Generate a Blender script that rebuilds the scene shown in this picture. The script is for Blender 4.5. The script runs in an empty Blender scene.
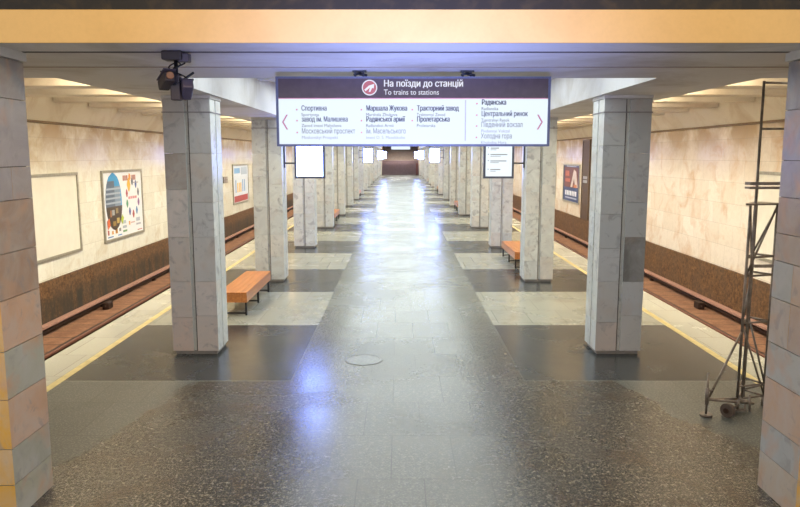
import bpy, bmesh, math, random
from mathutils import Vector, Matrix
random.seed(7)
S = bpy.context.scene
C = S.collection

# ------------------------------------------------------------------ camera
cd = bpy.data.cameras.new('camera'); cam = bpy.data.objects.new('camera', cd); C.objects.link(cam)
cd.sensor_width = 36; cd.lens = 36 * 701.7 / 800; cd.clip_start = .05; cd.clip_end = 400
cam.location = (-.109, 0, 3.0)
cam.rotation_euler = (math.radians(90 - 8.02), 0, math.radians(-.03))
S.camera = cam

# ------------------------------------------------------------------ world, exposure
w = bpy.data.worlds.new('world'); S.world = w; w.use_nodes = True
bg = w.node_tree.nodes['Background']; bg.inputs[0].default_value = (.86, .86, .87, 1); bg.inputs[1].default_value = .95
S.view_settings.view_transform = 'Standard'; S.view_settings.look = 'None'
S.view_settings.gamma = 1; S.view_settings.use_curve_mapping = False
S.view_settings.exposure = 0.34
try:
    S.cycles.use_denoising = True
    S.cycles.max_bounces = 8
    S.cycles.sample_clamp_indirect = 4
except Exception:
    pass

BAY = 6.145; Y0 = 10.32; NP = 16                                    # pillar rhythm of the hall
YEND = 105.0

def area(name, loc, size, energy, color, rot=(0, 0, 0)):
    l = bpy.data.lights.new(name, 'AREA'); l.shape = 'RECTANGLE'; l.size = size[0]; l.size_y = size[1]
    l.energy = energy; l.color = color
    o = bpy.data.objects.new(name, l); C.objects.link(o); o.location = loc; o.rotation_euler = rot
    return o
COOL = (.86, .96, .97); WARM = (1.0, .74, .42); SODIUM = (1.0, .56, .10)
for k in range(-1, 2 * NP):                                          # lamps above the hall and in the track coves, one per half bay
    y = Y0 + .3 + BAY * (k * .5 + .25)
    if y < 8.6: continue
    area('hall_lamp', (0, y, 4.44), (5.0, 2.3), 84, COOL)
for k in range(0, NP):
    y = Y0 + .3 + BAY * (k - .5)
    for s in (-1, 1):
        tl = area('track_lamp', (s * 4.2, y, 3.98), (.12, 5.4), 54, (1, .98, .86), (0, math.radians(s * -46), 0)); tl.data.spread = math.radians(92)
y = 17.32 - 1.93 * 3.5
while y < 104:                                                       # lamps in the recesses between the cross ribs over the tracks
    for s in (-1, 1):
        area('recess_lamp', (s * 5.4, y, 4.74), (1.2, .5), 52, (1.0, .80, .53))
    y += 1.93
area('stair_lamp', (0, 3.2, 5.6), (6.5, .5), 88, SODIUM, (math.radians(12), 0, 0))
vl = area('added_blue_fill', (0, .6, 1.1), (1.2, .6), 50, (.30, .38, 1.0), (math.radians(114), 0, 0)); vl.data.spread = math.radians(38)  # added cool fill from an unseen source, tints the near beam's underside
area('far_stair_lamp', (0, 107, 4.4), (3, .6), 420, (1, .92, .85))

# ------------------------------------------------------------------ node helpers
def new_mat(name):
    m = bpy.data.materials.new(name); m.use_nodes = True
    nt = m.node_tree; b = nt.nodes['Principled BSDF']
    return m, nt, b
def nd(nt, t, **kw):
    n = nt.nodes.new(t)
    for k, v in kw.items():
        if k.startswith('i_'):
            key = k[2:]
            n.inputs[int(key) if key.isdigit() else key.replace('_', ' ')].default_value = v
        else: setattr(n, k, v)
    return n
def L(nt, a, b): nt.links.new(a, b)
def mth(nt, op, a, b=None, c=None):
    n = nt.nodes.new('ShaderNodeMath'); n.operation = op
    for i, v in enumerate((a, b, c)):
        if v is None: continue
        if hasattr(v, 'is_linked'): L(nt, v, n.inputs[i])
        else: n.inputs[i].default_value = v
    return n.outputs[0]
def mix(nt, f, a, b, blend='MIX'):
    n = nt.nodes.new('ShaderNodeMix'); n.data_type = 'RGBA'; n.blend_type = blend
    for i, v in ((0, f), (6, a), (7, b)):
        if hasattr(v, 'is_linked'): L(nt, v, n.inputs[i])
        elif i == 0: n.inputs[0].default_value = v
        else: n.inputs[i].default_value = (*v, 1)
    return n.outputs[2]
def ramp(nt, f, *stops):
    n = nt.nodes.new('ShaderNodeValToRGB'); e = n.color_ramp.elements
    while len(e) < len(stops): e.new(.5)
    for el, (p, c) in zip(e, stops):
        el.position = p; el.color = (*c, 1) if isinstance(c, tuple) else (c, c, c, 1)
    L(nt, f, n.inputs[0]); return n.outputs[0]
def noise(nt, vec, scale, detail=4, rough=.55, dist=0):
    n = nd(nt, 'ShaderNodeTexNoise'); n.inputs['Scale'].default_value = scale; n.inputs['Detail'].default_value = detail
    n.inputs['Roughness'].default_value = rough; n.inputs['Distortion'].default_value = dist
    if vec is not None: L(nt, vec, n.inputs['Vector'])
    return n.outputs['Fac']
def sep(nt, v):
    n = nt.nodes.new('ShaderNodeSeparateXYZ'); L(nt, v, n.inputs[0]); return n.outputs
def comb(nt, x, y, z):
    n = nt.nodes.new('ShaderNodeCombineXYZ')
    for i, v in enumerate((x, y, z)):
        if hasattr(v, 'is_linked'): L(nt, v, n.inputs[i])
        else: n.inputs[i].default_value = v
    return n.outputs[0]
def bump(nt, b, h, strength, dist=.01):
    n = nd(nt, 'ShaderNodeBump'); n.inputs['Strength'].default_value = strength; n.inputs['Distance'].default_value = dist
    L(nt, h, n.inputs['Height']); L(nt, n.outputs[0], b.inputs['Normal'])
def pos(nt): return nd(nt, 'ShaderNodeNewGeometry').outputs['Position']
def plain(name, col, rough=.5, metal=0, var=.12, scale=14):
    m, nt, b = new_mat(name)
    tc = nd(nt, 'ShaderNodeTexCoord')
    f = noise(nt, tc.outputs['Object'], scale)
    lo = tuple(c * (1 - var) for c in col); hi = tuple(min(1, c * (1 + var)) for c in col)
    L(nt, ramp(nt, f, (.3, lo), (.7, hi)), b.inputs['Base Color'])
    b.inputs['Roughness'].default_value = rough; b.inputs['Metallic'].default_value = metal
    return m
def glow(name, col, strength):
    m, nt, b = new_mat(name)
    b.inputs['Base Color'].default_value = (.02, .02, .02, 1); b.inputs['Roughness'].default_value = .3
    b.inputs['Emission Color'].default_value = (*col, 1); b.inputs['Emission Strength'].default_value = strength
    return m

# ------------------------------------------------------------------ materials
def marble(name='veined_marble', rust=.22):
    m, nt, b = new_mat(name)
    at = nd(nt, 'ShaderNodeAttribute', attribute_name='Col').outputs['Color']
    tc = nd(nt, 'ShaderNodeTexCoord').outputs['Object']
    rnd = nd(nt, 'ShaderNodeObjectInfo').outputs['Random']
    isl = nd(nt, 'ShaderNodeNewGeometry').outputs['Random Per Island']
    off = mth(nt, 'MULTIPLY_ADD', isl, 37.0, mth(nt, 'MULTIPLY', rnd, 91.0))
    v = nd(nt, 'ShaderNodeVectorMath', operation='ADD'); L(nt, tc, v.inputs[0]); L(nt, comb(nt, off, off, 0), v.inputs[1]); v = v.outputs[0]
    f1 = noise(nt, v, 2.2, 6, .6, 1.2); f2 = noise(nt, v, 5, 8, .62, .9)
    c = mix(nt, ramp(nt, f1, (.35, 0.), (.68, .55)), at, (.49, .49, .48))
    vein = ramp(nt, f2, (.34, .55), (.45, 0.), (.60, 0.), (.72, .30))
    c = mix(nt, vein, c, (.26, .25, .26))
    f3 = noise(nt, v, 3.1, 3, .5, .4)
    c = mix(nt, ramp(nt, f3, (.54, 0.), (.74, rust)), c, (.52, .32, .20))
    k = mth(nt, 'MULTIPLY_ADD', rnd, .14, .92)
    c = mix(nt, 1.0, c, comb(nt, k, k, k), 'MULTIPLY')
    L(nt, c, b.inputs['Base Color']); b.inputs['Roughness'].default_value = .32
    return m
MARBLE = marble(); PIERMARBLE = marble('stained_pier_marble', .85)

def wall_tiles(name, c1, c2, stain):
    m, nt, b = new_mat(name)
    p = pos(nt); x, y, z = sep(nt, p)
    v = comb(nt, y, mth(nt, 'ADD', z, 4.0), 0.0)
    br = nd(nt, 'ShaderNodeTexBrick'); L(nt, v, br.inputs['Vector'])
    br.inputs['Color1'].default_value = (0, 0, 0, 1); br.inputs['Color2'].default_value = (1, 1, 1, 1); br.inputs['Mortar'].default_value = (.5, .5, .5, 1)
    br.inputs['Scale'].default_value = 1; br.inputs['Brick Width'].default_value = .82; br.inputs['Row Height'].default_value = .57
    br.inputs['Mortar Size'].default_value = .004; br.inputs['Bias'].default_value = 0
    tile = br.outputs['Color']
    f = noise(nt, p, 1.3, 6, .6, .8); f2 = noise(nt, p, 5, 6, .65, 1.5)
    c = mix(nt, tile, c1, c2)
    c = mix(nt, ramp(nt, f2, (.45, 0.), (.75, .35)), c, (.52, .46, .38))
    c = mix(nt, ramp(nt, f, (.50, 0.), (.70, .75)), c, stain)
    hi = nd(nt, 'ShaderNodeMapRange'); L(nt, z, hi.inputs[0]); hi.inputs[1].default_value = 2.3; hi.inputs[2].default_value = 3.7
    f4 = noise(nt, p, .9, 4, .6, .4)
    c = mix(nt, mth(nt, 'MULTIPLY', hi.outputs[0], ramp(nt, f4, (.28, .15), (.58, .95))), c, (.40, .275, .155))   # old water stains under the ledge, deepened in colour to shade the upper wall
    c = mix(nt, mth(nt, 'MULTIPLY', br.outputs['Fac'], .55), c, (.30, .27, .22))
    L(nt, c, b.inputs['Base Color']); b.inputs['Roughness'].default_value = .19
    return m
WALL_L = wall_tiles('cream_wall_marble', (.72, .71, .60), (.81, .81, .71), (.60, .50, .34))
WALL_R = wall_tiles('peach_wall_marble', (.74, .66, .55), (.80, .75, .66), (.62, .42, .27))

def brown_granite(name, stripes):
    m, nt, b = new_mat(name)
    p = pos(nt); x, y, z = sep(nt, p)
    f = noise(nt, p, 13, 4, .75); f1 = noise(nt, p, 2.0, 4, .6)
    c = ramp(nt, f, (.32, (.035, .016, .007)), (.50, (.125, .062, .024)), (.68, (.27, .15, .065)))
    c = mix(nt, ramp(nt, f1, (.40, 0.), (.7, .5)), c, (.10, .065, .04))
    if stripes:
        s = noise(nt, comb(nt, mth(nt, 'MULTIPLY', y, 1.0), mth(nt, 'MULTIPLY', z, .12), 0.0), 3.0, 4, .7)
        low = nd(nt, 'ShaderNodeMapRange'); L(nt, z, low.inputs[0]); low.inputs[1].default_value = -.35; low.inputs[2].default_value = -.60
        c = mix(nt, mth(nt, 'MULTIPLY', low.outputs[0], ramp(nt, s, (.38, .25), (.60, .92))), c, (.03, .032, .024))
    L(nt, c, b.inputs['Base Color']); b.inputs['Roughness'].default_value = .55
    return m
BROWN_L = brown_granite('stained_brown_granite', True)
BROWN_R = brown_granite('brown_granite', False)

def plaster(name, col, stain, amount=.6, scale=.8):
    m, nt, b = new_mat(name)
    p = pos(nt)
    f = noise(nt, p, scale, 6, .62, .6); f2 = noise(nt, p, 30, 3)
    c = mix(nt, ramp(nt, f, (.48, 0.), (.74, amount)), col, stain)
    c = mix(nt, ramp(nt, f2, (.3, .10), (.6, 0.)), c, tuple(v * .6 for v in col))
    L(nt, c, b.inputs['Base Color']); b.inputs['Roughness'].default_value = .75
    bump(nt, b, f2, .15, .004)
    return m
PLASTER = plaster('beam_plaster', (.68, .67, .67), (.36, .31, .25), .8, .6)
PLASTER_T = plaster('track_vault_plaster', (.80, .75, .64), (.50, .37, .23), .6, .9)
FASCIA = plaster('fascia_plaster', (.64, .42, .16), (.52, .33, .12), .6, 1.5)
SOFFIT_EDGE = plaster('dark_stone_trim', (.010, .008, .006), (.045, .030, .012), .9, 7)

def floor_mat():
    m, nt, b = new_mat('polished_granite_floor')
    p = pos(nt); x, y, z = sep(nt, p)
    ax = mth(nt, 'ABSOLUTE', x)
    n_lo = noise(nt, p, .55, 5, .6, .5); n_mid = noise(nt, p, 2.2, 5, .6, .8)
    sp1 = noise(nt, p, 48, 2, .7); sp2 = noise(nt, p, 21, 4, .75, .1)
    def step(v, edge, soft=.012):
        r = nd(nt, 'ShaderNodeMapRange'); L(nt, v, r.inputs[0]); r.inputs[1].default_value = edge - soft; r.inputs[2].default_value = edge + soft
        return r.outputs[0]
    inv = lambda v: mth(nt, 'SUBTRACT', 1.0, v)
    ph = mth(nt, 'FRACT', mth(nt, 'DIVIDE', mth(nt, 'SUBTRACT', y, 9.06 - 10 * BAY), BAY))
    dark = mth(nt, 'MULTIPLY', step(ph, .002, .002), inv(step(ph, .506, .002)))
    dark = mth(nt, 'MULTIPLY', dark, step(y, 8.9))
    side = step(ax, mth(nt, 'ADD', 0, 0) if False else 1.56)
    edge = step(ax, 4.72)
    band = mth(nt, 'MULTIPLY', mth(nt, 'MULTIPLY', dark, side), inv(edge))
    # speckled granite in browns and greys
    speck = ramp(nt, sp2, (.42, (.008, .006, .004)), (.49, (.026, .021, .013)), (.55, (.085, .074, .052)), (.63, (.36, .33, .25)))
    fine = ramp(nt, sp1, (.44, (.008, .007, .005)), (.54, (.045, .042, .031)), (.64, (.36, .34, .27)))
    aisle = mix(nt, .5, speck, fine)
    red = ramp(nt, n_mid, (.50, 0.), (.68, .5))
    aisle = mix(nt, mth(nt, 'MULTIPLY', red, 1.3), aisle, (.060, .032, .014))
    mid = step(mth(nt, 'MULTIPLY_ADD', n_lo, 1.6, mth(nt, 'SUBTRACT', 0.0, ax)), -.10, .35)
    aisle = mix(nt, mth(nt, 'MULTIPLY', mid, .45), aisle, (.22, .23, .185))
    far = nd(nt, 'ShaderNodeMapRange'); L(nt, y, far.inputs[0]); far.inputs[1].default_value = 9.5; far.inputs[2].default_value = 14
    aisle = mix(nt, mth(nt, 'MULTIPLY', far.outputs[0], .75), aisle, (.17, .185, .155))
    light = mix(nt, ramp(nt, sp2, (.3, .35), (.6, .0)), (.36, .375, .31), (.22, .225, .185))
    light = mix(nt, ramp(nt, n_mid, (.52, 0.), (.72, .55)), light, (.22, .19, .14))
    darkc = mix(nt, ramp(nt, sp1, (.45, 0.), (.7, .6)), (.028, .033, .035), (.075, .083, .082))
    near = inv(step(y, 9.06))
    # the dry grey part of the near floor on both sides of the worn brown one
    wob = mth(nt, 'MULTIPLY_ADD', n_lo, 1.2, -.6)
    dry = step(mth(nt, 'ADD', ax, mth(nt, 'ADD', wob, mth(nt, 'MULTIPLY', mth(nt, 'SUBTRACT', y, 9.0), .32))), 2.75, .04)
    nearc = mix(nt, mth(nt, 'MULTIPLY', dry, .8), aisle, mix(nt, .38, (.150, .168, .155), fine))
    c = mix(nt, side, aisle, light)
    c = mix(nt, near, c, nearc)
    c = mix(nt, band, c, darkc)
    edgec = mix(nt, ramp(nt, sp1, (.35, .5), (.6, 0.)), (.52, .52, .43), (.36, .355, .29))
    c = mix(nt, edge, c, edgec)
    br = nd(nt, 'ShaderNodeTexBrick'); L(nt, comb(nt, mth(nt, 'ADD', x, 20.03), mth(nt, 'ADD', y, .97), 0.0), br.inputs['Vector'])
    br.inputs['Scale'].default_value = 1; br.inputs['Brick Width'].default_value = .62; br.inputs['Row Height'].default_value = 1.024
    br.inputs['Mortar Size'].default_value = .006; br.inputs['Color1'].default_value = (0, 0, 0, 1); br.inputs['Color2'].default_value = (1, 1, 1, 1)
    c = mix(nt, mth(nt, 'MULTIPLY', br.outputs['Color'], .16), c, (.05, .05, .045))
    c = mix(nt, mth(nt, 'MULTIPLY', br.outputs['Fac'], .6), c, (.045, .042, .036))
    L(nt, c, b.inputs['Base Color'])
    wet = ramp(nt, n_lo, (.40, .0), (.62, 1.))
    rough = mth(nt, 'MULTIPLY_ADD', wet, -.10, .24)
    rough = mth(nt, 'MULTIPLY_ADD', sp2, .10, rough)
    rough = mth(nt, 'MULTIPLY_ADD', mth(nt, 'MULTIPLY', dry, near), .14, rough)
    L(nt, rough, b.inputs['Roughness'])
    b.inputs['Specular IOR Level'].default_value = .5
    h = mth(nt, 'MULTIPLY_ADD', noise(nt, p, 38, 3, .7), 1.0, mth(nt, 'MULTIPLY', n_mid, 1.2))
    bm_ = nd(nt, 'ShaderNodeBump'); bm_.inputs['Distance'].default_value = .008
    L(nt, mth(nt, 'MULTIPLY_ADD', mth(nt, 'MULTIPLY', mth(nt, 'MULTIPLY', near, step(ax, 1.75, .4)), inv(dry)), .6, .12), bm_.inputs['Strength'])
    L(nt, h, bm_.inputs['Height']); L(nt, bm_.outputs[0], b.inputs['Normal'])
    return m
FLOOR = floor_mat()
YELLOW = plain('worn_yellow_paint', (.60, .50, .22), .5, 0, .2, 6)
CONCRETE = plain('platform_concrete', (.16, .14, .12), .8)
def bed_mat():
    m, nt, b = new_mat('rusty_track_bed')
    p = pos(nt); x, y, z = sep(nt, p)
    f = noise(nt, p, 3, 5, .6); f2 = noise(nt, p, 24, 4)
    c = ramp(nt, f, (.3, (.19, .085, .045)), (.7, (.34, .175, .095)))
    c = mix(nt, ramp(nt, f2, (.35, .4), (.6, 0.)), c, (.12, .06, .035))
    ph = mth(nt, 'FRACT', mth(nt, 'DIVIDE', y, .62))
    j = mth(nt, 'LESS_THAN', ph, .09)
    c = mix(nt, mth(nt, 'MULTIPLY', j, .65), c, (.06, .035, .025))
    L(nt, c, b.inputs['Base Color']); b.inputs['Roughness'].default_value = .85
    return m
BED = bed_mat()
RUST = plain('rusted_steel', (.060, .034, .024), .55, .6, .3)
RAILHEAD = plain('reddish_rail_head', (.20, .09, .06), .45, .3)
RAILTOP = plain('pinkish_brown_cover', (.36, .20, .15), .6, 0, .15)
BLACK = plain('black_metal', (.015, .015, .017), .45, .3)
DARKGREY = plain('dark_grey_metal', (.06, .06, .07), .4, .4)
TUBE = plain('weathered_steel_tube', (.21, .175, .145), .40, .35, .4, 9)
RUBBER = plain('worn_rubber', (.10, .075, .06), .7)
def wood():
    m, nt, b = new_mat('varnished_orange_wood')
    tc = nd(nt, 'ShaderNodeTexCoord').outputs['Object']; x, y, z = sep(nt, tc)
    f = noise(nt, comb(nt, mth(nt, 'MULTIPLY', x, 16), mth(nt, 'MULTIPLY', y, 1.1), mth(nt, 'MULTIPLY', z, 16)), 1.6, 5, .6, .6)
    isl = nd(nt, 'ShaderNodeNewGeometry').outputs['Random Per Island']
    c = ramp(nt, f, (.3, (.42, .13, .028)), (.7, (.70, .28, .075)))
    c = mix(nt, mth(nt, 'MULTIPLY', isl, .35), c, (.34, .10, .025))
    L(nt, c, b.inputs['Base Color']); b.inputs['Roughness'].default_value = .3
    return m
WOOD = wood()
SIGNFRAME = plain('bluish_grey_sign_frame', (.11, .115, .15), .35, .5)
HEADER = plain('mauve_brown_header', (.075, .048, .042), .15)
SIGNWHITE = glow('backlit_white_panel', (.80, .90, .97), .82)
SCREENWHITE = glow('lit_blue_white_screen', (.24, .35, 1.0), 19)
SCREENTEXT = glow('lit_text_screen', (.82, .91, 1.0), .9)
LETTERWHITE = glow('white_lettering', (.90, .90, .92), .75)
def ink(name, col): return plain(name, col, .5, 0, .03)
INK = [ink('dark_blue_grey_ink', (.035, .035, .05)), ink('slate_ink', (.075, .08, .10)), ink('glare_paled_ink', (.12, .125, .14)), ink('faint_grey_ink', (.33, .34, .34))]
REDMARK = ink('dull_red_print', (.66, .22, .22)); REDSOFT = ink('glare_paled_red_print', (.72, .30, .28))
FRAME_ALU = plain('dull_aluminium_frame', (.40, .38, .31), .4, .5)
BLANK = plain('blank_cream_board', (.72, .70, .60), .45, 0, .05, 3)
PAPER = plain('white_poster_paper', (.78, .80, .82), .35, 0, .02)
COL = {}
def pc(name, c):
    if name not in COL: COL[name] = plain(name + '_print', c, .4, 0, .06, 10)
    return COL[name]
LENS = plain('amber_glass_lens', (.40, .20, .10), .15, .1)
CAMGREY = plain('mauve_grey_casing', (.075, .06, .075), .4)
CAMDARK = plain('dark_brown_casing', (.035, .025, .025), .5)
STAIR = plain('dark_red_brown_stair_stone', (.13, .085, .085), .5, 0, .25, 5)
STAIR2 = plain('tan_stair_stone', (.36, .28, .22), .5, 0, .2, 5)
PINKRED = plain('dark_red_post_paint', (.13, .040, .028), .5)

# ------------------------------------------------------------------ mesh helpers
class MB:
    def __init__(s):
        s.bm = bmesh.new(); s.cl = s.bm.loops.layers.float_color.new('Col'); s.col = (.6, .6, .6)
    def _paint(s, faces):
        for f in faces:
            f.normal_update()
            c = s.col(f) if callable(s.col) else s.col
            for l in f.loops: l[s.cl] = (*c, 1)
    def box(s, x0, x1, y0, y1, z0, z1, bev=0):
        r = bmesh.ops.create_cube(s.bm, size=1)['verts']
        for v in r: v.co = Vector(((x0 + x1) / 2 + v.co.x * (x1 - x0), (y0 + y1) / 2 + v.co.y * (y1 - y0), (z0 + z1) / 2 + v.co.z * (z1 - z0)))
        fs = list({f for v in r for f in v.link_faces}); s._paint(fs)
        if bev:
            es = list({e for v in r for e in v.link_edges})
            bmesh.ops.bevel(s.bm, geom=es, offset=bev, segments=2, affect='EDGES', profile=.5)
        return s
    def tube(s, p0, p1, r, n=10, r2=None):
        p0, p1 = Vector(p0), Vector(p1); d = p1 - p0
        M = Matrix.Translation((p0 + p1) / 2) @ d.to_track_quat('Z', 'Y').to_matrix().to_4x4()
        q = bmesh.ops.create_cone(s.bm, cap_ends=True, segments=n, radius1=r, radius2=r if r2 is None else r2, depth=d.length, matrix=M)['verts']
        fs = {f for v in q for f in v.link_faces}; s._paint(fs)
        for f in fs:
            if len(f.verts) == 4: f.smooth = True
        return s
    def path(s, pts, r, n=8):
        for a, b in zip(pts, pts[1:]): s.tube(a, b, r, n)
        return s
    def prism(s, poly, axis, a, b):
        """poly: 2-D outline, pushed from a to b along axis ('x','y','z')"""
        def P(u, v, t): return {'x': (t, u, v), 'y': (u, t, v), 'z': (u, v, t)}[axis]
        A = [s.bm.verts.new(P(u, v, a)) for u, v in poly]; B = [s.bm.verts.new(P(u, v, b)) for u, v in poly]
        n = len(poly); fs = [s.bm.faces.new(A), s.bm.faces.new(B[::-1])]
        for i in range(n): fs.append(s.bm.faces.new((A[i], B[i], B[(i + 1) % n], A[(i + 1) % n])))
        bmesh.ops.recalc_face_normals(s.bm, faces=fs); s._paint(fs); return s
    def ring(s, c, axis, r0, r1, a, b, n=36):
        def P(r, t, h):
            u, v = r * math.cos(t), r * math.sin(t)
            return {'x': (h, c[0] + u, c[1] + v), 'y': (c[0] + u, h, c[1] + v), 'z': (c[0] + u, c[1] + v, h)}[axis]
        R = [[s.bm.verts.new(P(r, 2 * math.pi * i / n, h)) for i in range(n)] for r, h in ((r0, a), (r1, a), (r1, b), (r0, b))]
        fs = []
        for q in range(4):
            A, B = R[q], R[(q + 1) % 4]
            for i in range(n): fs.append(s.bm.faces.new((A[i], A[(i + 1) % n], B[(i + 1) % n], B[i])))
        bmesh.ops.recalc_face_normals(s.bm, faces=fs); s._paint(fs); return s
    def build(s, name, m, parent=None, loc=None):
        me = bpy.data.meshes.new(name); s.bm.to_mesh(me); s.bm.free(); me.materials.append(m)
        o = bpy.data.objects.new(name, me); C.objects.link(o)
        if parent: o.parent = parent
        if loc: o.location = loc
        return o
def struct(name, mb, m):
    o = mb.build(name, m); o['kind'] = 'structure'; return o
def tag(o, label, cat, group=None):
    o['label'] = label; o['category'] = cat
    if group: o['group'] = group
    return o
def thing(name, label, cat, loc=(0, 0, 0), group=None, rz=0):
    o = bpy.data.objects.new(name, None); o.empty_display_size = .2; C.objects.link(o)
    o.location = loc; o.rotation_euler = (0, 0, rz); return tag(o, label, cat, group)
def copy_thing(o, loc, label, rz=None):
    c = o.copy(); C.objects.link(c); c.location = loc; c['label'] = label
    if rz is not None: c.rotation_euler = (0, 0, rz)
    for ch in list(o.children):
        d = ch.copy(); C.objects.link(d); d.parent = c
        for g in list(ch.children):
            e = g.copy(); C.objects.link(e); e.parent = d
    return c
def text(name, body, size, m, parent, loc, rot, depth=.003, width=None, bold=0):
    """lettering: each outline of the font is filled by itself with its own holes, then given thickness"""
    cu = bpy.data.curves.new(name, 'FONT'); cu.body = body; cu.size = 1.0; cu.fill_mode = 'NONE'; cu.resolution_u = 3
    t = bpy.data.objects.new(name, cu); C.objects.link(t)
    dg = bpy.context.evaluated_depsgraph_get(); me = bpy.data.meshes.new_from_object(t.evaluated_get(dg))
    bpy.data.objects.remove(t); bpy.data.curves.remove(cu)
    nb = {}
    for e in me.edges:
        a, b = e.vertices; nb.setdefault(a, []).append(b); nb.setdefault(b, []).append(a)
    loops, seen = [], set()
    for v0 in nb:
        if v0 in seen: continue
        lp_, prev, cur = [], None, v0
        while cur not in seen:
            seen.add(cur); lp_.append(cur)
            nx = [q for q in nb[cur] if q != prev and q not in seen]
            if not nx: break
            prev, cur = cur, nx[0]
        pts = [(me.vertices[q].co.x, me.vertices[q].co.y) for q in lp_]
        if len(pts) < 3: continue
        if len(pts) == 38:                                           # the soft sign's outline crosses itself at the stem: part the two strokes
            mx = min(p[0] for p in pts); pts = [(mx + .0915, y) if .071 < x - mx < .077 else (x, y) for x, y in pts]
        loops.append(pts)
    def inside(p, q):
        x, y = p; r = False
        for (x0, y0), (x1, y1) in zip(q, q[1:] + q[:1]):
            if (y0 > y) != (y1 > y) and x < (x1 - x0) * (y - y0) / (y1 - y0) + x0: r = not r
        return r
    bpy.data.meshes.remove(me)
    outer, holes = [], {}
    for k, a in enumerate(loops):
        host = [n for n, b in enumerate(loops) if n != k and all(inside(p, b) for p in a)]
        if host: holes.setdefault(host[0], []).append(a)
        else: outer.append(k)
    xs = [p[0] for q in loops for p in q]; kx = width / (max(xs) - min(xs)) if width else size
    bm = bmesh.new()
    for sh in ((0, bold) if bold else (0,)):
        for k in outer:
            es = []
            for q in [loops[k]] + holes.get(k, []):
                vs = [bm.verts.new((x * kx + sh, y * size, depth / 2 + sh * .05)) for x, y in q]
                es += [bm.edges.new((a, b)) for a, b in zip(vs, vs[1:] + vs[:1])]
            r = bmesh.ops.triangle_fill(bm, edges=es, use_beauty=True)
            fs = [f for f in r['geom'] if isinstance(f, bmesh.types.BMFace)]
            for f in fs:
                f.normal_update()
                if f.normal.z < 0: f.normal_flip()
            ex = bmesh.ops.extrude_face_region(bm, geom=fs, use_keep_orig=True)
            for v in ex['geom']:
                if isinstance(v, bmesh.types.BMVert): v.co.z = -depth / 2
    bmesh.ops.recalc_face_normals(bm, faces=bm.faces[:])
    me = bpy.data.meshes.new(name); bm.to_mesh(me); bm.free(); me.materials.append(m)
    o = bpy.data.objects.new(name, me); C.objects.link(o); o.parent = parent; o.location = loc; o.rotation_euler = rot
    return o
FACE_Y = (math.pi / 2, 0, 0)                                         # lettering that faces the camera end of the hall

# ------------------------------------------------------------------ the setting
struct('floor', MB().box(-5.32, 5.32, -1.5, YEND + 3, -.22, 0), FLOOR)
for n, s in ((1, -1), (2, 1)):
    struct('trim_%d' % n, MB().box(s * 4.66 - .055, s * 4.66 + .055, -1.5, YEND, .0005, .003), YELLOW)
for sd, s in (('left', -1), ('right', 1)):
    a, b = sorted((s * 5.2, s * 5.0)); struct('platform_side_wall_' + sd, MB().box(a, b, -1.5, YEND, -1.3, -.225), CONCRETE)
    a, b = sorted((s * 5.2, s * 8.75)); struct('track_bed_' + sd, MB().box(a, b, -1.5, 125, -1.5, -1.28), BED)
    a, b = sorted((s * 7.46, s * 7.80)); struct('track_drain_' + sd, MB().box(a, b, -1.5, 125, -1.279, -1.272), BLACK)
    a, b = sorted((s * 8.7, s * 9.1)); struct('wall_' + sd, MB().box(a, b, -1.5, 125, -.04, 3.75), WALL_L if s < 0 else WALL_R)
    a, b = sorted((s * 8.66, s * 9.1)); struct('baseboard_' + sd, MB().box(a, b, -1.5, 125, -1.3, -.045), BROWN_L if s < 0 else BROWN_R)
    # dark ledge on top of the marble and the plaster cove above it
    a, b = sorted((s * 8.62, s * 9.1)); struct('trim_%s' % (3 if s < 0 else 4), MB().box(a, b, -1.5, 125, 3.752, 3.80), plain('brown_ledge_' + sd, (.22, .15, .09), .6))
    poly = [(s * 8.69, 3.80), (s * 8.45, 4.18), (s * 8.2, 4.78), (s * 9.1, 4.78), (s * 9.1, 3.80)]
    struct('wall_cove_' + sd, MB().prism(poly, 'y', -1.5, 125), PLASTER_T)
    # ceiling over the track with its cross ribs
    r = MB(); a, b = sorted((s * 3.75, s * 9.1)); r.box(a, b, 8.06, 125, 4.78, 5.0)
    y = 17.32 - 1.93 * 4
    while y < 112:
        a, b = sorted((s * 3.95, s * 8.36)); r.box(a, b, y - .27, y + .27, 4.245, 4.79, .02); y += 1.93
    struct('ceiling_track_' + sd, r, PLASTER_T)
    # long beam over the pillars, from the near cross beam to the end wall, with the lamp troughs on its flanks
    bmx = MB(); a, b = sorted((s * 2.78, s * 3.95)); bmx.box(a, b, 8.06, YEND, 3.85, 5.0, 0)
    struct('ceiling_beam_' + sd, bmx, PLASTER)
    tr = MB(); a, b = sorted((s * 3.96, s * 4.06)); tr.box(a, b, 8.1, YEND, 4.02, 4.2); struct('cove_lamp_trough_' + sd, tr, PLASTER)
    tr = MB(); a, b = sorted((s * 2.3, s * 2.6)); tr.box(a, b, 8.5, YEND, 4.46, 4.52); struct('hall_lamp_trough_' + sd, tr, PLASTER)
hc = MB().box(-2.78, 2.78, 8.06, YEND + 14, 4.78, 5.0)
y = Y0 + .3 - BAY / 2
while y < 104:
    hc.box(-2.78, 2.78, y - .22, y + .22, 4.40, 4.79); y += BAY / 2
struct('ceiling', hc, PLASTER)
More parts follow.
